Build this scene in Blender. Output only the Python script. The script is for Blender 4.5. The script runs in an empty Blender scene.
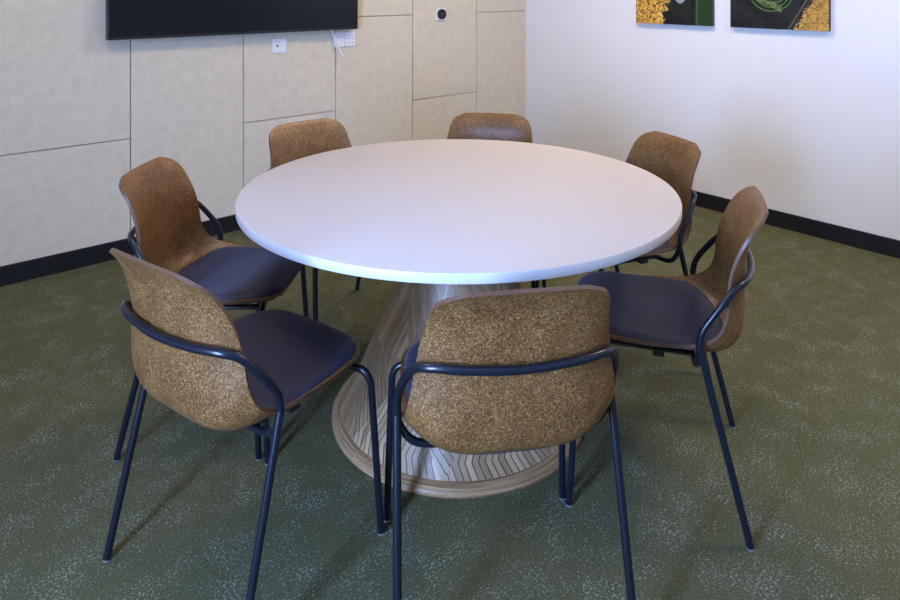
import bpy, bmesh, math, random
from mathutils import Vector, Matrix
random.seed(4)
S = bpy.context.scene
COL = S.collection
PI = math.pi

# ------------------------------------------------------------------ materials
def new_mat(name):
    m = bpy.data.materials.new(name); m.use_nodes = True
    nt = m.node_tree
    return m, nt, nt.nodes['Principled BSDF']

def N(nt, kind, **kw):
    n = nt.nodes.new(kind)
    for k, v in kw.items():
        if hasattr(n, k): setattr(n, k, v)
        else: n.inputs[k.replace('_', ' ')].default_value = v
    return n

def ramp(nt, stops, interp='LINEAR'):
    r = nt.nodes.new('ShaderNodeValToRGB'); r.color_ramp.interpolation = interp
    e = r.color_ramp.elements
    while len(e) > 1: e.remove(e[-1])
    e[0].position = stops[0][0]; e[0].color = (*stops[0][1], 1)
    for p, c in stops[1:]:
        q = e.new(p); q.color = (*c, 1)
    return r

def math_n(nt, op, a, b=None, c=None):
    n = nt.nodes.new('ShaderNodeMath'); n.operation = op
    for i, v in enumerate((a, b, c)):
        if v is None: continue
        if isinstance(v, (int, float)): n.inputs[i].default_value = v
        else: nt.links.new(v, n.inputs[i])
    return n.outputs[0]

def mix_n(nt, fac, a, b, blend='MIX'):
    n = nt.nodes.new('ShaderNodeMix'); n.data_type = 'RGBA'; n.blend_type = blend
    for i, v in ((0, fac), (6, a), (7, b)):
        if isinstance(v, (int, float)): n.inputs[i].default_value = v
        elif isinstance(v, tuple): n.inputs[i].default_value = (*v, 1)
        else: nt.links.new(v, n.inputs[i])
    return n.outputs[2]

def bump(nt, bs, h, strength, dist):
    b = nt.nodes.new('ShaderNodeBump'); b.inputs['Strength'].default_value = strength
    b.inputs['Distance'].default_value = dist
    nt.links.new(h, b.inputs['Height']); nt.links.new(b.outputs[0], bs.inputs['Normal'])

def simple(name, col, rough=.5, metal=0, spec=.5, noise=0, scale=60):
    m, nt, b = new_mat(name)
    b.inputs['Base Color'].default_value = (*col, 1); b.inputs['Roughness'].default_value = rough
    b.inputs['Metallic'].default_value = metal; b.inputs['Specular IOR Level'].default_value = spec
    tc = N(nt, 'ShaderNodeTexCoord'); no = N(nt, 'ShaderNodeTexNoise', Scale=scale, Detail=3.0)
    nt.links.new(tc.outputs['Object'], no.inputs['Vector'])
    if noise:
        o = mix_n(nt, no.outputs[0], tuple(c*(1-noise) for c in col), tuple(min(1, c*(1+noise)) for c in col))
        nt.links.new(o, b.inputs['Base Color'])
    return m

def mat_cork():
    m, nt, b = new_mat('pressed_fibre_shell')
    tc = N(nt, 'ShaderNodeTexCoord')
    n1 = N(nt, 'ShaderNodeTexNoise', Scale=260.0, Detail=4.0, Roughness=.75)
    n2 = N(nt, 'ShaderNodeTexNoise', Scale=14.0, Detail=3.0)
    v = N(nt, 'ShaderNodeTexVoronoi', Scale=330.0)
    for n in (n1, n2, v): nt.links.new(tc.outputs['Object'], n.inputs['Vector'])
    r = ramp(nt, [(.30, (.028, .010, .003)), (.44, (.125, .055, .014)), (.57, (.29, .138, .040)), (.73, (.56, .35, .15))])
    nt.links.new(n1.outputs[0], r.inputs[0])
    fl = math_n(nt, 'GREATER_THAN', v.outputs['Color'], .83)
    o = mix_n(nt, math_n(nt, 'MULTIPLY', fl, .38), r.outputs[0], (.62, .42, .20))
    r2 = ramp(nt, [(.35, (.74, .70, .66)), (.65, (1.0, 1.0, 1.0))])
    nt.links.new(n2.outputs[0], r2.inputs[0])
    o = mix_n(nt, 1.0, o, r2.outputs[0], 'MULTIPLY')
    nt.links.new(o, b.inputs['Base Color'])
    b.inputs['Roughness'].default_value = .42
    b.inputs['Specular IOR Level'].default_value = .5
    bump(nt, b, n1.outputs[0], .25, .001)
    return m

def mat_fabric():
    m, nt, b = new_mat('navy_wool_pad')
    tc = N(nt, 'ShaderNodeTexCoord')
    n1 = N(nt, 'ShaderNodeTexNoise', Scale=700.0, Detail=2.0)
    nt.links.new(tc.outputs['Object'], n1.inputs['Vector'])
    r = ramp(nt, [(.3, (.014, .015, .036)), (.7, (.031, .032, .070))])
    nt.links.new(n1.outputs[0], r.inputs[0]); nt.links.new(r.outputs[0], b.inputs['Base Color'])
    b.inputs['Roughness'].default_value = .62
    b.inputs['Sheen Weight'].default_value = .2
    b.inputs['Sheen Roughness'].default_value = .4
    b.inputs['Sheen Tint'].default_value = (.75, .8, 1, 1)
    bump(nt, b, n1.outputs[0], .3, .0006)
    return m

def mat_carpet():
    m, nt, b = new_mat('olive_flecked_carpet')
    tc = N(nt, 'ShaderNodeTexCoord')
    fine = N(nt, 'ShaderNodeTexNoise', Scale=210.0, Detail=3.0, Roughness=.7)
    fleck = N(nt, 'ShaderNodeTexNoise', Scale=160.0, Detail=4.0, Roughness=.75)
    patch = N(nt, 'ShaderNodeTexNoise', Scale=9.0, Detail=4.0, Roughness=.6)
    for n in (fine, fleck, patch): nt.links.new(tc.outputs['Object'], n.inputs['Vector'])
    r = ramp(nt, [(.3, (.050, .054, .023)), (.5, (.091, .092, .042)), (.72, (.148, .146, .072))])
    nt.links.new(fine.outputs[0], r.inputs[0])
    pm = N(nt, 'ShaderNodeMapRange'); nt.links.new(patch.outputs[0], pm.inputs[0])
    pm.inputs[1].default_value = .38; pm.inputs[2].default_value = .66
    pm.inputs[3].default_value = .61; pm.inputs[4].default_value = .53
    f = math_n(nt, 'SUBTRACT', fleck.outputs[0], pm.outputs[0])
    f = math_n(nt, 'MULTIPLY', f, 16.0); f = math_n(nt, 'MINIMUM', math_n(nt, 'MAXIMUM', f, 0.0), .60)
    o = mix_n(nt, f, r.outputs[0], (.40, .42, .36))
    nt.links.new(o, b.inputs['Base Color'])
    b.inputs['Roughness'].default_value = .95; b.inputs['Specular IOR Level'].default_value = .15
    bump(nt, b, fine.outputs[0], .6, .004)
    return m

def mat_felt():
    m, nt, b = new_mat('woolly_acoustic_board')
    tc = N(nt, 'ShaderNodeTexCoord')
    n1 = N(nt, 'ShaderNodeTexNoise', Scale=150.0, Detail=4.0, Roughness=.7)
    n2 = N(nt, 'ShaderNodeTexNoise', Scale=18.0, Detail=3.0)
    for n in (n1, n2): nt.links.new(tc.outputs['Object'], n.inputs['Vector'])
    r = ramp(nt, [(.3, (.50, .445, .345)), (.5, (.68, .615, .49)), (.7, (.81, .74, .61))])
    a = math_n(nt, 'ADD', math_n(nt, 'MULTIPLY', n1.outputs[0], .8), math_n(nt, 'MULTIPLY', n2.outputs[0], .2))
    nt.links.new(a, r.inputs[0]); nt.links.new(r.outputs[0], b.inputs['Base Color'])
    b.inputs['Roughness'].default_value = .95; b.inputs['Specular IOR Level'].default_value = .1
    bump(nt, b, n1.outputs[0], .4, .002)
    return m

def mat_pedestal():
    m, nt, b = new_mat('weathered_strip_veneer')
    uv = N(nt, 'ShaderNodeUVMap'); uv.uv_map = 'UVMap'
    sp = N(nt, 'ShaderNodeSeparateXYZ'); nt.links.new(uv.outputs[0], sp.inputs[0])
    U, V = sp.outputs[0], sp.outputs[1]          # U: turns (0..1), V: metres along the profile
    K = 7.0
    row = math_n(nt, 'DIVIDE', V, .27)
    fV = math_n(nt, 'FRACT', row)
    iV = math_n(nt, 'FLOOR', row)
    fU = math_n(nt, 'FRACT', math_n(nt, 'ADD', math_n(nt, 'MULTIPLY', U, K), math_n(nt, 'ADD', math_n(nt, 'MULTIPLY', iV, .5), .18)))
    du = math_n(nt, 'ABSOLUTE', math_n(nt, 'SUBTRACT', math_n(nt, 'MULTIPLY', fU, 2.0), 1.0))
    tri = math_n(nt, 'SUBTRACT', 1.0, du)
    up = math_n(nt, 'LESS_THAN', fV, tri)
    # chevrons inside the upright triangles, straight leaning strips inside the others
    kink = math_n(nt, 'ABSOLUTE', math_n(nt, 'SUBTRACT', fV, .30))
    s1 = math_n(nt, 'ADD', math_n(nt, 'MULTIPLY', U, 118.0), math_n(nt, 'MULTIPLY', math_n(nt, 'ABSOLUTE', math_n(nt, 'SUBTRACT', V, .045)), -20.0))
    s2 = math_n(nt, 'ADD', math_n(nt, 'MULTIPLY', fU, 13.0), math_n(nt, 'MULTIPLY', fV, 9.0))
    s = math_n(nt, 'ADD', math_n(nt, 'MULTIPLY', up, s1), math_n(nt, 'MULTIPLY', math_n(nt, 'SUBTRACT', 1.0, up), s2))
    fs = math_n(nt, 'FRACT', s)
    gro = math_n(nt, 'LESS_THAN', math_n(nt, 'ABSOLUTE', math_n(nt, 'SUBTRACT', fs, .5)), .42)  # 1 on strip, 0 in groove
    w = N(nt, 'ShaderNodeTexWhiteNoise'); w.noise_dimensions = '2D'
    cb = N(nt, 'ShaderNodeCombineXYZ')
    nt.links.new(math_n(nt, 'FLOOR', s), cb.inputs[0])
    nt.links.new(math_n(nt, 'FLOOR', math_n(nt, 'ADD', math_n(nt, 'MULTIPLY', U, K), math_n(nt, 'MULTIPLY', up, 31.0))), cb.inputs[1])
    nt.links.new(cb.outputs[0], w.inputs['Vector'])
    gc = N(nt, 'ShaderNodeCombineXYZ')
    nt.links.new(math_n(nt, 'MULTIPLY', s, 6.0), gc.inputs[0]); nt.links.new(math_n(nt, 'MULTIPLY', V, 14.0), gc.inputs[1])
    gr = N(nt, 'ShaderNodeTexNoise', Scale=1.6, Detail=5.0, Roughness=.65); nt.links.new(gc.outputs[0], gr.inputs['Vector'])
    tone = math_n(nt, 'ADD', math_n(nt, 'MULTIPLY', w.outputs[0], .35), math_n(nt, 'MULTIPLY', gr.outputs[0], .65))
    r = ramp(nt, [(.15, (.15, .085, .036)), (.5, (.38, .245, .125)), (.85, (.64, .46, .28))])
    nt.links.new(tone, r.inputs[0])
    c = mix_n(nt, math_n(nt, 'MULTIPLY', math_n(nt, 'SUBTRACT', 1.0, up), .45), r.outputs[0], (.16, .105, .06))  # inverted triangles painted darker to imitate the veneer's sheen changing with grain direction
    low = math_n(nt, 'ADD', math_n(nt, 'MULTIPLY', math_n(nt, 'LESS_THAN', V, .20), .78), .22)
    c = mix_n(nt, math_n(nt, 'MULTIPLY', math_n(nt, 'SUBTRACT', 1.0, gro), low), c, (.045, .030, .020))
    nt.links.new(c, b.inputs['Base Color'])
    b.inputs['Roughness'].default_value = .38
    bump(nt, b, math_n(nt, 'ADD', gro, math_n(nt, 'MULTIPLY', gr.outputs[0], .4)), .6, .002)
    return m

def mat_ring():
    m, nt, b = new_mat('bent_oak_ring')
    uv = N(nt, 'ShaderNodeUVMap'); uv.uv_map = 'UVMap'
    mp = N(nt, 'ShaderNodeMapping'); mp.inputs['Scale'].default_value = (9, 190, 1)
    nt.links.new(uv.outputs[0], mp.inputs[0])
    n = N(nt, 'ShaderNodeTexNoise', Scale=1.0, Detail=5.0, Roughness=.6, Distortion=.6)
    nt.links.new(mp.outputs[0], n.inputs['Vector'])
    r = ramp(nt, [(.3, (.14, .078, .034)), (.5, (.34, .205, .098)), (.7, (.55, .38, .21))])
    nt.links.new(n.outputs[0], r.inputs[0]); nt.links.new(r.outputs[0], b.inputs['Base Color'])
    b.inputs['Roughness'].default_value = .4
    bump(nt, b, n.outputs[0], .3, .001)
    return m

def mat_print(kind):
    m, nt, b = new_mat('botanical_print_' + kind)
    uv = N(nt, 'ShaderNodeUVMap'); uv.uv_map = 'UVMap'
    sp = N(nt, 'ShaderNodeSeparateXYZ'); nt.links.new(uv.outputs[0], sp.inputs[0])
    X, Y = sp.outputs[0], sp.outputs[1]          # metres from the lower left corner
    n1 = N(nt, 'ShaderNodeTexNoise', Scale=48.0, Detail=4.0, Distortion=1.6)
    n2 = N(nt, 'ShaderNodeTexNoise', Scale=9.0, Detail=3.0)
    v1 = N(nt, 'ShaderNodeTexVoronoi', Scale=30.0); v1.feature = 'DISTANCE_TO_EDGE'
    for n in (n1, n2, v1): nt.links.new(uv.outputs[0], n.inputs['Vector'])
    gold = ramp(nt, [(.36, (.03, .018, .008)), (.43, (.33, .17, .03)), (.52, (.66, .36, .05)), (.66, (.86, .58, .16))])
    nt.links.new(n1.outputs[0], gold.inputs[0])
    def clampmul(v, k):
        return math_n(nt, 'MINIMUM', math_n(nt, 'MAXIMUM', math_n(nt, 'MULTIPLY', v, k), 0.0), 1.0)
    if kind == 'left':
        dark = ramp(nt, [(.4, (.008, .010, .009)), (.75, (.030, .032, .026))])
        nt.links.new(n2.outputs[0], dark.inputs[0])
        grn = math_n(nt, 'GREATER_THAN', X, .452)
        c = mix_n(nt, grn, dark.outputs[0], (.022, .048, .018))
        ln = math_n(nt, 'LESS_THAN', math_n(nt, 'ABSOLUTE', math_n(nt, 'SUBTRACT', X, .452)), .008)
        c = mix_n(nt, ln, c, (.04, .11, .03))
        # pale oval bloom
        dx = math_n(nt, 'DIVIDE', math_n(nt, 'SUBTRACT', X, .335), .045)
        dy = math_n(nt, 'DIVIDE', math_n(nt, 'SUBTRACT', Y, .195), .06)
        dd = math_n(nt, 'SQRT', math_n(nt, 'ADD', math_n(nt, 'MULTIPLY', dx, dx), math_n(nt, 'MULTIPLY', dy, dy)))
        c = mix_n(nt, clampmul(math_n(nt, 'SUBTRACT', 1.0, dd), 6.0), c, mix_n(nt, n1.outputs[0], (.10, .13, .17), (.50, .55, .62)))
        # golden foliage, lower left and rising
        e = math_n(nt, 'SUBTRACT', .235, X)
        e = math_n(nt, 'ADD', e, math_n(nt, 'MULTIPLY', math_n(nt, 'SUBTRACT', n2.outputs[0], .5), .22))
        e = math_n(nt, 'ADD', e, math_n(nt, 'MULTIPLY', math_n(nt, 'SUBTRACT', n1.outputs[0], .5), .12))
        e = math_n(nt, 'ADD', e, math_n(nt, 'MULTIPLY', math_n(nt, 'ABSOLUTE', math_n(nt, 'SUBTRACT', Y, .10)), -.25))
        c = mix_n(nt, clampmul(e, 60.0), c, gold.outputs[0])
    else:
        dark = ramp(nt, [(.4, (.010, .011, .010)), (.75, (.034, .034, .030))])
        nt.links.new(n2.outputs[0], dark.inputs[0])
        c = dark.outputs[0]
        # thin green hoops
        dx = math_n(nt, 'SUBTRACT', X, .25); dy = math_n(nt, 'SUBTRACT', Y, .235)
        rad = math_n(nt, 'SQRT', math_n(nt, 'ADD', math_n(nt, 'MULTIPLY', dx, dx), math_n(nt, 'MULTIPLY', dy, dy)))
        rr = math_n(nt, 'FRACT', math_n(nt, 'MULTIPLY', math_n(nt, 'ADD', rad, math_n(nt, 'MULTIPLY', n2.outputs[0], .03)), 42.0))
        hoop = math_n(nt, 'MULTIPLY', math_n(nt, 'LESS_THAN', rr, .30), math_n(nt, 'LESS_THAN', rad, .15))
        c = mix_n(nt, hoop, c, (.07, .17, .05))
        # mossy twig
        ty = math_n(nt, 'ADD', math_n(nt, 'MULTIPLY', X, -.36), .232)
        tw = math_n(nt, 'SUBTRACT', math_n(nt, 'MULTIPLY', X, .10), math_n(nt, 'ABSOLUTE', math_n(nt, 'SUBTRACT', Y, ty)))
        tw = math_n(nt, 'MULTIPLY', clampmul(math_n(nt, 'SUBTRACT', tw, .004), 120.0), math_n(nt, 'LESS_THAN', X, .31))
        tw = math_n(nt, 'MULTIPLY', tw, clampmul(math_n(nt, 'SUBTRACT', n1.outputs[0], .42), 9.0))
        c = mix_n(nt, tw, c, (.20, .21, .07))
        # slanting beam edge and the golden undergrowth right of it
        g = math_n(nt, 'SUBTRACT', math_n(nt, 'SUBTRACT', X, .345), math_n(nt, 'MULTIPLY', Y, .60))
        ed = math_n(nt, 'LESS_THAN', math_n(nt, 'ABSOLUTE', g), .006)
        c = mix_n(nt, ed, c, (.085, .085, .07))
        g2 = math_n(nt, 'ADD', math_n(nt, 'SUBTRACT', g, .028), math_n(nt, 'MULTIPLY', math_n(nt, 'SUBTRACT', n1.outputs[0], .5), .10))
        br = mix_n(nt, n2.outputs[0], (.16, .07, .02), (.62, .36, .10))
        c = mix_n(nt, clampmul(g2, 60.0), c, mix_n(nt, .5, gold.outputs[0], br))
    nt.links.new(c, b.inputs['Base Color'])
    b.inputs['Roughness'].default_value = .6; b.inputs['Specular IOR Level'].default_value = .2
    return m

def emis(name, col, st):
    m, nt, b = new_mat(name)
    b.inputs['Base Color'].default_value = (*col, 1)
    b.inputs['Emission Color'].default_value = (*col, 1); b.inputs['Emission Strength'].default_value = st
    return m

M_cork = mat_cork(); M_fab = mat_fabric(); M_carpet = mat_carpet(); M_felt = mat_felt()
M_ped = mat_pedestal(); M_ring = mat_ring()
M_rim = simple('shell_rim', (.125, .062, .034), .45, noise=.25, scale=90)
M_tube = simple('dark_powder_coated_steel', (.006, .009, .017), .28, 0, .5)
M_foot = simple('grey_foot_plug', (.16, .17, .19), .4)
M_under = simple('black_steel', (.012, .013, .018), .4)
M_top = simple('white_laminate', (.55, .515, .515), .6, noise=.015, scale=8)
M_edge = simple('white_edge_band', (.70, .70, .71), .4)
M_skirt = simple('black_skirting', (.006, .006, .009), .5)
M_wall = simple('pale_paint', (.84, .84, .84), .75, noise=.02, scale=5)
M_ceil = simple('ceiling_white', (.75, .74, .72), .8)
M_seam = simple('seam_shadow_gap', (.38, .31, .23), .9)
M_screen = simple('dark_glass_screen', (.006, .007, .009), .10, 0, .22)
M_bezel = simple('black_bezel', (.010, .010, .012), .35)
M_white = simple('white_plastic', (.80, .81, .84), .35)
M_hole = simple('socket_hole', (.04, .04, .05), .5)
M_dial = simple('black_dial', (.010, .011, .018), .15)
M_canvas = simple('canvas_edge', (.05, .045, .035), .6)
M_lamp = emis('ceiling_lamp_diffuser', (1, .80, .52), 14)
M_frame = simple('window_frame_grey', (.10, .10, .11), .4)

# ------------------------------------------------------------------ helpers
def link(name, me, mat=None, parent=None, smooth=True, M=None):
    o = bpy.data.objects.new(name, me); COL.objects.link(o)
    if mat is not None:
        for mm in (mat if isinstance(mat, (list, tuple)) else [mat]): me.materials.append(mm)
    if smooth:
        me.polygons.foreach_set('use_smooth', [True]*len(me.polygons))
    if parent is not None: o.parent = parent
    if M is not None: o.matrix_world = M
    return o

def from_bm(name, bm, mat=None, parent=None, smooth=False, M=None):
    me = bpy.data.meshes.new(name); bm.normal_update(); bm.to_mesh(me); bm.free()
    return link(name, me, mat, parent, smooth, M)

def sharp(o, deg=35):
    o.data.polygons.foreach_set('use_smooth', [True]*len(o.data.polygons))
    try: o.data.set_sharp_from_angle(angle=math.radians(deg))
    except Exception: pass

def box(bm, x0, x1, y0, y1, z0, z1, mi=0, bev=0):
    r = bmesh.ops.create_cube(bm, size=1)
    vs = r['verts']
    for v in vs:
        v.co = Vector(((x0+x1)/2 + v.co.x*(x1-x0), (y0+y1)/2 + v.co.y*(y1-y0), (z0+z1)/2 + v.co.z*(z1-z0)))
    fs = set(f for v in vs for f in v.link_faces)
    for f in fs: f.material_index = mi
    if bev:
        es = list(set(e for v in vs for e in v.link_edges))
        q = bmesh.ops.bevel(bm, geom=es, offset=bev, segments=2, profile=.6, affect='EDGES')
        for f in q['faces']: f.material_index = mi

def tag(o, label=None, cat=None, group=None, kind=None):
    if label: o['label'] = label
    if cat: o['category'] = cat
    if group: o['group'] = group
    if kind: o['kind'] = kind
    return o

def empty(name, M):
    o = bpy.data.objects.new(name, None); o.empty_display_size = .1; COL.objects.link(o)
    o.matrix_world = M
    return o

def catmull(P, n):
    P = [Vector(p) for p in P]; out = []
    for i in range(len(P)-1):
        p0 = P[i-1] if i else P[0]*2-P[1]
        p1, p2 = P[i], P[i+1]
        p3 = P[i+2] if i+2 < len(P) else P[-1]*2-P[-2]
        for k in range(n):
            t = k/n
            out.append(.5*((2*p1)+(p2-p0)*t+(2*p0-5*p1+4*p2-p3)*t*t+(3*p1-p0-3*p2+p3)*t**3))
    out.append(P[-1]); return out

def fillet(P, r, n=7):
    """polyline with its inner corners rounded"""
    P = [Vector(p) for p in P]
    if not isinstance(r, (list, tuple)): r = [r]*(len(P)-2)
    out = [P[0]]
    for i in range(1, len(P)-1):
        a, b, c = P[i-1], P[i], P[i+1]
        d1 = (a-b).normalized(); d2 = (c-b).normalized()
        rr = min(r[i-1], (a-b).length*.49, (c-b).length*.49)
        A = b+d1*rr; B = b+d2*rr
        for k in range(n+1):
            t = k/n
            out.append(A*(1-t)**2 + b*2*t*(1-t) + B*t*t)
    out.append(P[-1]); return out

def tube(path, r, seg=12, cap=True, rx=None):
    bm = bmesh.new(); rings = []
    T0 = (path[1]-path[0]).normalized()
    up = Vector((0, 0, 1)) if abs(T0.z) < .9 else Vector((1, 0, 0))
    nrm = T0.cross(up).normalized()
    for i, p in enumerate(path):
        if i == 0: T = T0
        elif i == len(path)-1: T = (path[i]-path[i-1]).normalized()
        else: T = ((path[i+1]-path[i]).normalized() + (path[i]-path[i-1]).normalized()).normalized()
        nrm = (nrm - T*nrm.dot(T)).normalized(); bi = T.cross(nrm)
        rings.append([bm.verts.new(p + nrm*r*math.cos(2*PI*k/seg) + bi*r*math.sin(2*PI*k/seg)) for k in range(seg)])
    for a, b in zip(rings, rings[1:]):
        for k in range(seg): bm.faces.new((a[k], a[(k+1) % seg], b[(k+1) % seg], b[k]))
    if cap:
        bm.faces.new(rings[0][::-1]); bm.faces.new(rings[-1])
    return bm

def lathe(name, prof, mat, parent, seg=128, caps=(True, True)):
    """profile [(r, z)], UV = (turns, metres along the profile)"""
    bm = bmesh.new(); uvl = bm.loops.layers.uv.new('UVMap'); rings = []; L = [0]
    for (r0, z0), (r1, z1) in zip(prof, prof[1:]): L.append(L[-1]+math.hypot(r1-r0, z1-z0))
    for r, z in prof:
        rings.append([bm.verts.new((r*math.cos(2*PI*k/seg), r*math.sin(2*PI*k/seg), z)) for k in range(seg)])
    for i in range(len(prof)-1):
        for k in range(seg):
            f = bm.faces.new((rings[i][k], rings[i][(k+1) % seg], rings[i+1][(k+1) % seg], rings[i+1][k]))
            for l, (u, v) in zip(f.loops, ((k, L[i]), (k+1, L[i]), (k+1, L[i+1]), (k, L[i+1]))):
                l[uvl].uv = (u/seg, v)
    if caps[0]: bm.faces.new(rings[0][::-1])
    if caps[1]: bm.faces.new(rings[-1])
    bmesh.ops.recalc_face_normals(bm, faces=bm.faces)
    o = from_bm(name, bm, mat, parent); sharp(o, 40)
    return o

# ------------------------------------------------------------------ the room
# room frame: origin at the far corner of the floor; x runs along the panelled (left) wall,
# y runs along the plain (right) wall, both towards the camera
A_DIR = Vector((-.7593, -.6508, 0)).normalized(); B_DIR = Vector((.6486, -.7612, 0)).normalized()
B_DIR = Vector((-A_DIR.y, A_DIR.x, 0))
CORNER = Vector((.611, 5.548, 0))
RM0 = Matrix(((A_DIR.x, B_DIR.x, 0, CORNER.x), (A_DIR.y, B_DIR.y, 0, CORNER.y), (0, 0, 1, 0), (0, 0, 0, 1)))
WI = RM0.inverted(); WROT = -math.atan2(A_DIR.y, A_DIR.x)   # view-aligned plan -> room axes
RM = Matrix.Identity(4)
UW, VW, HC = 5.3, 6.2, 2.6

def place(o, base=Vector((0, 0, 0))):
    o.matrix_world = RM @ Matrix.Translation(base)
    return o

def struct(name, bm, mat):
    o = from_bm(name, bm, mat); o['kind'] = 'structure'; place(o); return o

bm = bmesh.new(); box(bm, -.15, UW+.15, -.15, VW+.15, -.1, 0); struct('floor', bm, M_carpet)
bm = bmesh.new(); box(bm, -.15, UW+.15, -.15, VW+.15, HC, HC+.1); struct('ceiling', bm, M_ceil)
# left wall: backing with a row of felted boards separated by fine joints
bm = bmesh.new()
box(bm, -.15, UW+.15, -.15, -.012, 0, HC, 1)
gx = [0, .542, 1.148, 1.766, 2.381, 2.998, 3.61, 4.22, 4.83, UW]
rows_of = {0: [1.207], 1: [.610], 2: [1.204], 3: [.608], 4: [], 5: [.606], 6: [1.205], 7: [.608], 8: []}
g = .0027
for i in range(len(gx)-1):
    zs = [0] + rows_of[i] + [1.805 if i % 2 else 2.2, HC]
    for z0, z1 in zip(zs, zs[1:]):
        box(bm, gx[i]+g, gx[i+1]-g, -.0115, 0, z0+g, z1-g, 0, .0016)
struct('wall_left', bm, [M_felt, M_seam])
bm = bmesh.new(); box(bm, -.15, 0, -.15, VW+.15, 0, HC); struct('wall_right', bm, M_wall)
bm = bmesh.new(); box(bm, 0, UW, VW, VW+.15, 0, HC); struct('wall_back', bm, M_wall)
# wall with the window (outside the frame): daylight comes in here
WV0, WV1, WZ0, WZ1 = 2.92, 3.44, .35, 2.0
bm = bmesh.new()
box(bm, UW, UW+.15, 0, WV0, 0, HC); box(bm, UW, UW+.15, WV1, VW, 0, HC)
box(bm, UW, UW+.15, WV0, WV1, 0, WZ0); box(bm, UW, UW+.15, WV0, WV1, WZ1, HC)
struct('wall_front', bm, M_wall)
bm = bmesh.new()
t = .05
box(bm, UW+.03, UW+.09, WV0, WV0+t, WZ0, WZ1); box(bm, UW+.03, UW+.09, WV1-t, WV1, WZ0, WZ1)
box(bm, UW+.03, UW+.09, WV0+t, WV1-t, WZ0, WZ0+t); box(bm, UW+.03, UW+.09, WV0+t, WV1-t, WZ1-t, WZ1)
struct('window_1', bm, M_frame)
# skirting
bm = bmesh.new(); box(bm, 0, UW, 0, .014, 0, .091, 0, .002); struct('baseboard_left', bm, M_skirt)
bm = bmesh.new(); box(bm, 0, .014, .014, VW, 0, .091, 0, .002); struct('baseboard_right', bm, M_skirt)

# ------------------------------------------------------------------ things on the left wall
def wall_thing(name, x, z, label, cat, group=None):
    return tag(empty(name, RM @ Matrix.Translation((x, 0, z))), label, cat, group)

tv = wall_thing('television', 2.384, 1.545, 'large black flat television mounted on the felt-panelled wall', 'television')
W2, H2 = .742, .417
bm = bmesh.new(); box(bm, -W2, W2, .028, .070, -H2, H2, 0, .003)
from_bm('casing', bm, M_bezel, tv)
bm = bmesh.new(); box(bm, -W2+.008, W2-.008, .0695, .0712, -H2+.014, H2-.008)
from_bm('screen', bm, M_screen, tv)
bm = bmesh.new(); box(bm, -.25, .25, .001, .028, -.18, .18)
from_bm('wall_bracket', bm, M_under, tv)

def plate(bm, x0, x1, z0, z1): box(bm, x0, x1, 0, .009, z0, z1, 0, .002)
p = wall_thing('wall_socket', 2.158, 1.044, 'small square white socket plate with one dark port, alone below television', 'socket')
bm = bmesh.new(); plate(bm, -.046, .046, -.043, .043); from_bm('face_plate', bm, M_white, p)
bm = bmesh.new()
box(bm, .008, .020, .0085, .0097, -.006, .006); box(bm, .026, .031, .0085, .0095, .004, .008)
box(bm, -.012, -.007, .0085, .0095, .002, .006); box(bm, .024, .029, .0085, .0095, .022, .025); box(bm, .002, .007, .0085, .0095, .022, .025)
from_bm('port', bm, M_hole, p)
p = wall_thing('wall_socket', 1.740, 1.060, 'blank white plate behind the dangling white cable, left of the paired plates', 'socket')
bm = bmesh.new(); plate(bm, -.0335, .043, -.045, .048); from_bm('face_plate', bm, M_white, p)
p = wall_thing('wall_socket', 1.664, 1.060, 'white socket plate with six small ports, right of the paired plates', 'socket')
bm = bmesh.new(); plate(bm, -.040, .040, -.045, .048); from_bm('face_plate', bm, M_white, p)
bm = bmesh.new()
for i in range(3):
    for j in range(2):
        x = .020-.021*i; z = -.022+.026*j
        box(bm, x-.003, x+.003, .0085, .0096, z-.003, z+.003)
from_bm('port', bm, M_hole, p)

c0 = RM @ Vector((0, 0, 0))
path = catmull([(1.806, .017, 1.16), (1.806, .017, 1.13), (1.790, .020, 1.085), (1.765, .024, 1.02), (1.735, .044, .955)], 8)
base = Vector(path[-1])
cb = tube([q-base for q in path], .0062, 8)
c = from_bm('hanging_cable', cb, M_white, None, True)
place(c, base); tag(c, 'short white cable hanging down from under the television over the socket plate', 'cable')

th = wall_thing('thermostat', .8965, 1.203, 'small white thermostat with round black dial on the felt-panelled wall', 'thermostat')
bm = bmesh.new(); box(bm, -.046, .046, 0, .012, -.045, .045, 0, .003); from_bm('back_plate', bm, M_white, th)
bm = bmesh.new()
r = bmesh.ops.create_cone(bm, cap_ends=True, segments=40, radius1=.038, radius2=.036, depth=.014)
bmesh.ops.rotate(bm, verts=bm.verts, cent=(0, 0, 0), matrix=Matrix.Rotation(-PI/2, 3, 'X'))
bmesh.ops.translate(bm, verts=bm.verts, vec=(0, .018, 0))
o = from_bm('dial', bm, M_dial, th); sharp(o)
bm = bmesh.new()
for (x, z, w, h) in ((.010, .004, .007, .010), (-.004, .004, .007, .010)):
    box(bm, x-w/2, x-w/2+.002, .0245, .0256, z-h/2, z+h/2)
    box(bm, x-w/2, x+w/2, .0245, .0256, z+h/2-.002, z+h/2)
    box(bm, x-w/2, x+w/2, .0245, .0256, z-h/2, z-h/2+.002)
from_bm('readout', bm, simple('dim_readout', (.22, .24, .34), .4), th)

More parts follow.
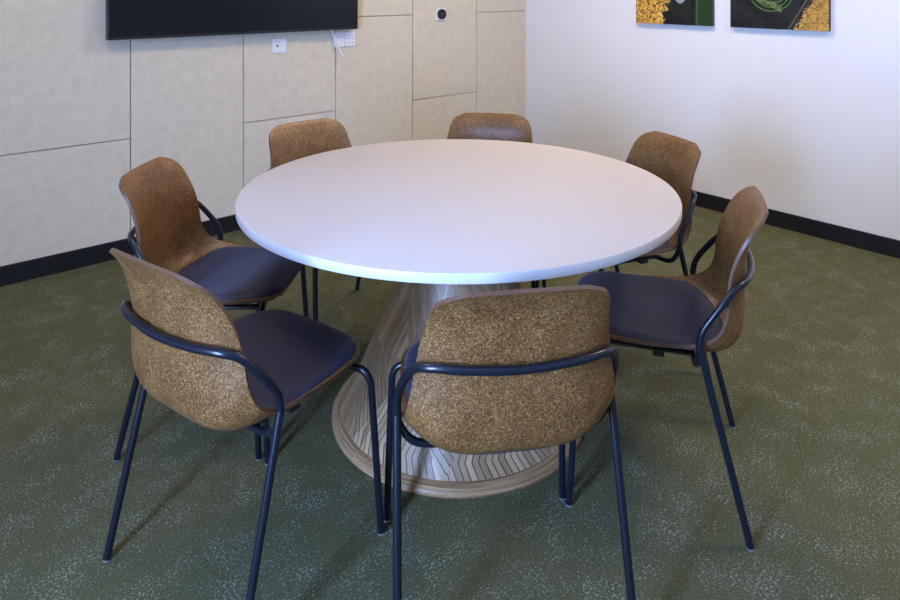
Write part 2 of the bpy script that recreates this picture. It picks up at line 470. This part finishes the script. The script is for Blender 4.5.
# ------------------------------------------------------------------ prints on the right wall
def canvas(y0, y1, kind, label):
    e = tag(empty('canvas_print', RM @ Matrix.Translation((0, (y0+y1)/2, 1.152))), label, 'picture', 'canvas prints on the right wall')
    w = (y1-y0)/2; h = .80
    bm = bmesh.new(); box(bm, .0, .0295, -w, w, 0, h, 0, .002); from_bm('stretcher', bm, M_canvas, e)
    bm = bmesh.new(); uvl = bm.loops.layers.uv.new('UVMap')
    vs = [bm.verts.new(q) for q in ((.030, -w, 0), (.030, w, 0), (.030, w, h), (.030, -w, h))]
    f = bm.faces.new(vs)
    for l, uv in zip(f.loops, ((0, 0), (2*w, 0), (2*w, h), (0, h))): l[uvl].uv = uv
    r = bmesh.ops.extrude_face_region(bm, geom=[f])
    bmesh.ops.translate(bm, verts=[v for v in r['geom'] if isinstance(v, bmesh.types.BMVert)], vec=(.0012, 0, 0))
    bmesh.ops.recalc_face_normals(bm, faces=bm.faces)
    from_bm('printed_face', bm, mat_print(kind), e)
canvas(1.055, 1.610, 'left', 'canvas print of golden leaves on black with a green edge, nearer the room corner')
canvas(1.729, 2.292, 'right', 'canvas print of a dark slanting beam with golden undergrowth at its right')

# ------------------------------------------------------------------ table
TC = Vector((.0263, 2.292, 0))
tb = tag(empty('round_table', Matrix.Translation(WI @ TC)), 'large round white meeting table on a flared wooden strip pedestal', 'table')
TR, TZ, TT = .706, .735, .0265
pr = [(.60, TZ-TT), (TR-.0035, TZ-TT), (TR-.001, TZ-TT+.001), (TR, TZ-TT+.0035), (TR, TZ-.003), (TR-.0009, TZ-.0009), (TR-.003, TZ)]
o = lathe('tabletop', pr, [M_top, M_edge], tb, 192)
for f in o.data.polygons:
    if abs(f.normal.z) < .9: f.material_index = 1
key = [(.165, .708), (.163, .60), (.176, .50), (.206, .41), (.246, .322), (.288, .223), (.330, .125), (.362, .060), (.386, .024)]
prof = [(v.x, v.y) for v in catmull([(a, b, 0) for a, b in key[::-1]], 8)]
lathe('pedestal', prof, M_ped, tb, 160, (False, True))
lathe('pedestal_ring', [(.375, 0), (.4125, 0), (.4135, .008), (.410, .014), (.398, .021), (.384, .027), (.378, .027)], M_ring, tb, 160, (True, False))
o = None

# ------------------------------------------------------------------ chair
ROWS = [  # centre (y, z), edge (x, y, z)
 ((.240, .447), (.125, .236, .445)),
 ((.230, .456), (.172, .219, .455)),
 ((.172, .460), (.205, .160, .460)),
 ((.080, .448), (.217, .070, .459)),
 ((-.02, .433), (.223, -.030, .464)),
 ((-.10, .423), (.224, -.100, .476)),
 ((-.162, .426), (.223, -.147, .502)),
 ((-.203, .454), (.217, -.168, .547)),
 ((-.219, .512), (.208, -.173, .602)),
 ((-.222, .582), (.199, -.182, .657)),
 ((-.227, .658), (.191, -.202, .709)),
 ((-.240, .735), (.185, -.228, .755)),
 ((-.262, .783), (.168, -.256, .784)),
 ((-.280, .805), (.122, -.276, .803)),
]
def crom(a, b, c, d, t):
    return .5*((2*b)+(c-a)*t+(2*a-5*b+4*c-d)*t*t+(3*b-a-3*c+d)*t**3)
def row_at(s):
    n = len(ROWS); s = max(0, min(n-1.0001, s)); i = int(s); t = s-i
    def get(k):
        k2 = max(0, min(n-1, k)); r = ROWS[k2]; v = Vector((r[0][0], r[0][1], r[1][0], r[1][1], r[1][2]))
        if k < 0: v = v*2 - get(1)
        if k > n-1: v = v*2 - get(n-2)
        return v
    a, b, c, d = get(i-1), get(i), get(i+1), get(i+2)
    return [crom(a[j], b[j], c[j], d[j], t) for j in range(5)]
def surf(s, t):
    cy, cz, ex, ey, ez = row_at(s); a = abs(t)
    q = 2.4 + 2.0*math.exp(-((s-6.5)/2.6)**2)
    return Vector((ex*t, cy+(ey-cy)*a**q, cz+(ez-cz)*a**q))
def surf_n(s, t):
    e = .02
    s0, s1 = max(0, s-e), min(len(ROWS)-1.001, s+e)
    ds = surf(s1, t)-surf(s0, t); dt = surf(s, t+e)-surf(s, t-e)
    n = dt.cross(ds).normalized()
    return -n

def shell_mesh():
    bm = bmesh.new(); NS, NT = 78, 36; th = .0085
    top = []; bot = []
    for i in range(NS+1):
        s = (len(ROWS)-1)*i/NS; ra = []; rb = []
        for j in range(NT+1):
            t = -1+2*j/NT; p = surf(min(s, len(ROWS)-1.001), t); n = surf_n(s, t)
            ra.append(bm.verts.new(p)); rb.append(bm.verts.new(p-n*th))
        top.append(ra); bot.append(rb)
    for i in range(NS):
        for j in range(NT):
            bm.faces.new((top[i][j], top[i][j+1], top[i+1][j+1], top[i+1][j]))
            bm.faces.new((bot[i][j], bot[i+1][j], bot[i+1][j+1], bot[i][j+1]))
    rim = []
    for j in range(NT):
        rim.append(bm.faces.new((top[0][j], bot[0][j], bot[0][j+1], top[0][j+1])))
        rim.append(bm.faces.new((top[NS][j], top[NS][j+1], bot[NS][j+1], bot[NS][j])))
    for i in range(NS):
        rim.append(bm.faces.new((top[i][0], top[i+1][0], bot[i+1][0], bot[i][0])))
        rim.append(bm.faces.new((top[i][NT], bot[i][NT], bot[i+1][NT], top[i+1][NT])))
    for f in rim: f.material_index = 1
    bmesh.ops.recalc_face_normals(bm, faces=bm.faces)
    return bm

def pad_mesh():
    bm = bmesh.new(); NS, NT = 44, 32; a, b = .50, 6.35; g = []
    for i in range(NS+1):
        q = i/NS
        q = .5-.5*math.cos(PI*q)
        s = a+(b-a)*q
        k = 2*q-1
        tm = .955*max(0.0, 1-abs(k)**(8 if k < 0 else 3.2))**(.42 if k < 0 else .50)
        if i in (0, NS): tm = .30 if i == 0 else .12
        row = []
        for j in range(NT+1):
            w = math.sin(PI/2*(-1+2*j/NT)); t = w*tm
            de = min(1-abs(w), 1.0)*tm*.21
            ds_ = min(s-a, b-s)*.055
            d = min(de, ds_); hgt = .0005+.0125*(1-math.exp(-d/.006))
            if i in (0, NS) or j in (0, NT): hgt = -.002
            row.append(bm.verts.new(surf(s, t)+surf_n(s, t)*hgt))
        g.append(row)
    for i in range(NS):
        for j in range(NT): bm.faces.new((g[i][j], g[i][j+1], g[i+1][j+1], g[i+1][j]))
    # closed underside just inside the shell
    low = [[bm.verts.new(v.co - Vector((0, 0, .003))) for v in row] for row in g]
    for i in (0, NS):
        for j in range(NT): bm.faces.new((g[i][j], low[i][j], low[i][j+1], g[i][j+1]))
    for j in (0, NT):
        for i in range(NS): bm.faces.new((g[i][j], g[i+1][j], low[i+1][j], low[i][j]))
    for i in range(NS+1):
        for j in range(NT+1):
            if 0 < i < NS and 0 < j < NT:
                low[i][j].co = g[i][j].co - surf_n(a+(b-a)*(.5-.5*math.cos(PI*i/NS)), 0)*.012
    for i in range(NS):
        for j in range(NT): bm.faces.new((low[i][j], low[i+1][j], low[i+1][j+1], low[i][j+1]))
    bmesh.ops.recalc_face_normals(bm, faces=bm.faces)
    return bm

RT = .0093
BX, BY, BZ = .241, -.105, .512          # where the rear leg turns into the hoop
def make_chair(M, label):
    root = tag(empty('dining_chair', Matrix.Identity(4)), label, 'chair', 'seven fibre-shell chairs round the table')
    o = from_bm('shell', shell_mesh(), [M_cork, M_rim], root); sharp(o, 50)
    o = from_bm('seat_pad', pad_mesh(), M_fab, root); sharp(o, 80)
    for s in (-1, 1):
        l = from_bm('leg', tube(fillet([(s*.25, -.225, .004), (s*BX, BY, BZ-.03)], 0), RT), M_tube, root, True); sharp(l)
        f = from_bm('foot_plug', tube([Vector((s*.25, -.225, 0)), Vector((s*.25, -.2247, .0040))], RT), M_foot, l, True)
        path = fillet([(s*.239, .225, .004), (s*.226, .198, .424), (s*.12, .175, .420)], .045, 10)
        l = from_bm('leg', tube(path, RT), M_tube, root, True); sharp(l)
        f = from_bm('foot_plug', tube([Vector((s*.239, .225, 0)), Vector((s*.239, .2248, .0040))], RT), M_foot, l, True)
    half = [(BX, BY, BZ-.035), (BX-.001, BY-.010, BZ+.008), (BX-.007, -.146, .566), (.214, -.187, .617), (.182, -.218, .633), (.110, -.240, .633), (0, -.250, .631)]
    full = half + [(-x, y, z) for x, y, z in half[-2::-1]]
    o = from_bm('back_hoop', tube(catmull(full, 9), RT, 14), M_tube, root, True); sharp(o)
    cross = [(BX-.002, BY-.002, BZ-.03), (.235, -.105, .455), (.200, -.10, .412), (.12, -.095, .398), (0, -.095, .396)]
    cross = cross + [(-x, y, z) for x, y, z in cross[-2::-1]]
    b1 = tube(catmull(cross, 6), .0085)
    o = from_bm('under_bar', b1, M_tube, root, True); sharp(o)
    o = from_bm('under_bar', tube([Vector((-.13, .177, .420)), Vector((.13, .177, .420))], .0088), M_tube, root, True); sharp(o)
    for s in (-1, 1):
        bm = bmesh.new(); box(bm, s*.13-.014, s*.13+.014, -.09, .18, .402, .409, 0, .001)
        box(bm, s*.155-.022, s*.155+.022, -.02, .01, .405, .424, 0, .002)
        from_bm('seat_bracket', bm, M_under, root)
    return root

def copy_tree(o, parent=None):
    c = o.copy(); COL.objects.link(c)
    if parent is not None:
        c.parent = parent
    for ch in [x for x in o.children]: copy_tree(ch, c)
    return c

CH = [  # x, y, heading in degrees of the way it faces, label
 (-.501, 1.716, 54.6, 'brown fibre-shell chair at front left, back to the camera, dark pad in view'),
 (-.744, 2.270, -3.2, 'brown fibre-shell chair at left, inner back and blue pad visible, behind the front-left chair'),
 (.107, 1.621, 99.3, 'brown fibre-shell chair at front centre, broad back hiding most of the pedestal'),
 (.606, 2.017, 162.5, 'brown fibre-shell chair at front right with a deep blue pad, seen from its side'),
 (.629, 2.631, 200.5, 'brown fibre-shell chair at back right, half under the table edge, before the plain wall'),
 (.141, 2.958, 258.9, 'brown fibre-shell chair at the far side, only its back top showing by the corner'),
 (-.462, 2.838, 312.1, 'brown fibre-shell chair at back left, its back showing before the felt-panelled wall'),
]
proto = make_chair(None, CH[0][3])
for i, (x, y, h, lab) in enumerate(CH):
    c = proto if i == 0 else copy_tree(proto)
    c.location = WI @ Vector((x, y, 0)); c.rotation_euler = (0, 0, math.radians(h-90)+WROT); c['label'] = lab

# ------------------------------------------------------------------ light
def ceiling_light(x, y, w, l, label, power, col):
    e = tag(empty('ceiling_light', RM @ Matrix.Translation((x, y, HC-.03))), label, 'light')
    bm = bmesh.new()
    t = .02
    box(bm, -w/2-t, w/2+t, -l/2-t, -l/2, 0, .03); box(bm, -w/2-t, w/2+t, l/2, l/2+t, 0, .03)
    box(bm, -w/2-t, -w/2, -l/2, l/2, 0, .03); box(bm, w/2, w/2+t, -l/2, l/2, 0, .03)
    from_bm('frame', bm, M_white, e)
    bm = bmesh.new(); box(bm, -w/2, w/2, -l/2, l/2, .008, .016)
    from_bm('diffuser', bm, emis('lamp_diffuser', col, power), e)
WARM = (1, .785, .53)
ceiling_light(1.25, 1.45, .6, .6, 'square ceiling light panel near the room corner', 26, WARM)
ceiling_light(1.25, 3.60, .6, .6, 'square ceiling light panel along the plain wall', 26, WARM)
ceiling_light(3.70, 1.45, .6, .6, 'square ceiling light panel along the felt-panelled wall', 12, WARM)

la = bpy.data.lights.new('daylight_window', 'AREA'); la.shape = 'RECTANGLE'
la.size = WV1-WV0-.1; la.size_y = WZ1-WZ0-.1; la.energy = 215; la.color = (.31, .50, 1)
lo = bpy.data.objects.new('daylight_window', la); COL.objects.link(lo)
pos = RM @ Vector((UW+.14, (WV0+WV1)/2, (WZ0+WZ1)/2))
lo.location = pos
lo.rotation_euler = Vector((-1, 0, 0)).to_track_quat('-Z', 'Y').to_euler()

w = bpy.data.worlds.new('sky'); S.world = w; w.use_nodes = True
w.node_tree.nodes['Background'].inputs[0].default_value = (.45, .62, 1, 1)
w.node_tree.nodes['Background'].inputs[1].default_value = 1.5

# ------------------------------------------------------------------ camera
cam = bpy.data.cameras.new('camera'); co = bpy.data.objects.new('camera', cam); COL.objects.link(co)
co.location = WI @ Vector((0, 0, 1.391)); co.rotation_euler = (PI/2, 0, WROT)
cam.sensor_width = 36; cam.lens = 690/900*36; cam.shift_y = -312/900; cam.clip_start = .05
S.camera = co
S.view_settings.view_transform = 'Standard'; S.view_settings.look = 'None'
S.view_settings.exposure = 0.0; S.view_settings.gamma = 1; S.view_settings.use_curve_mapping = False
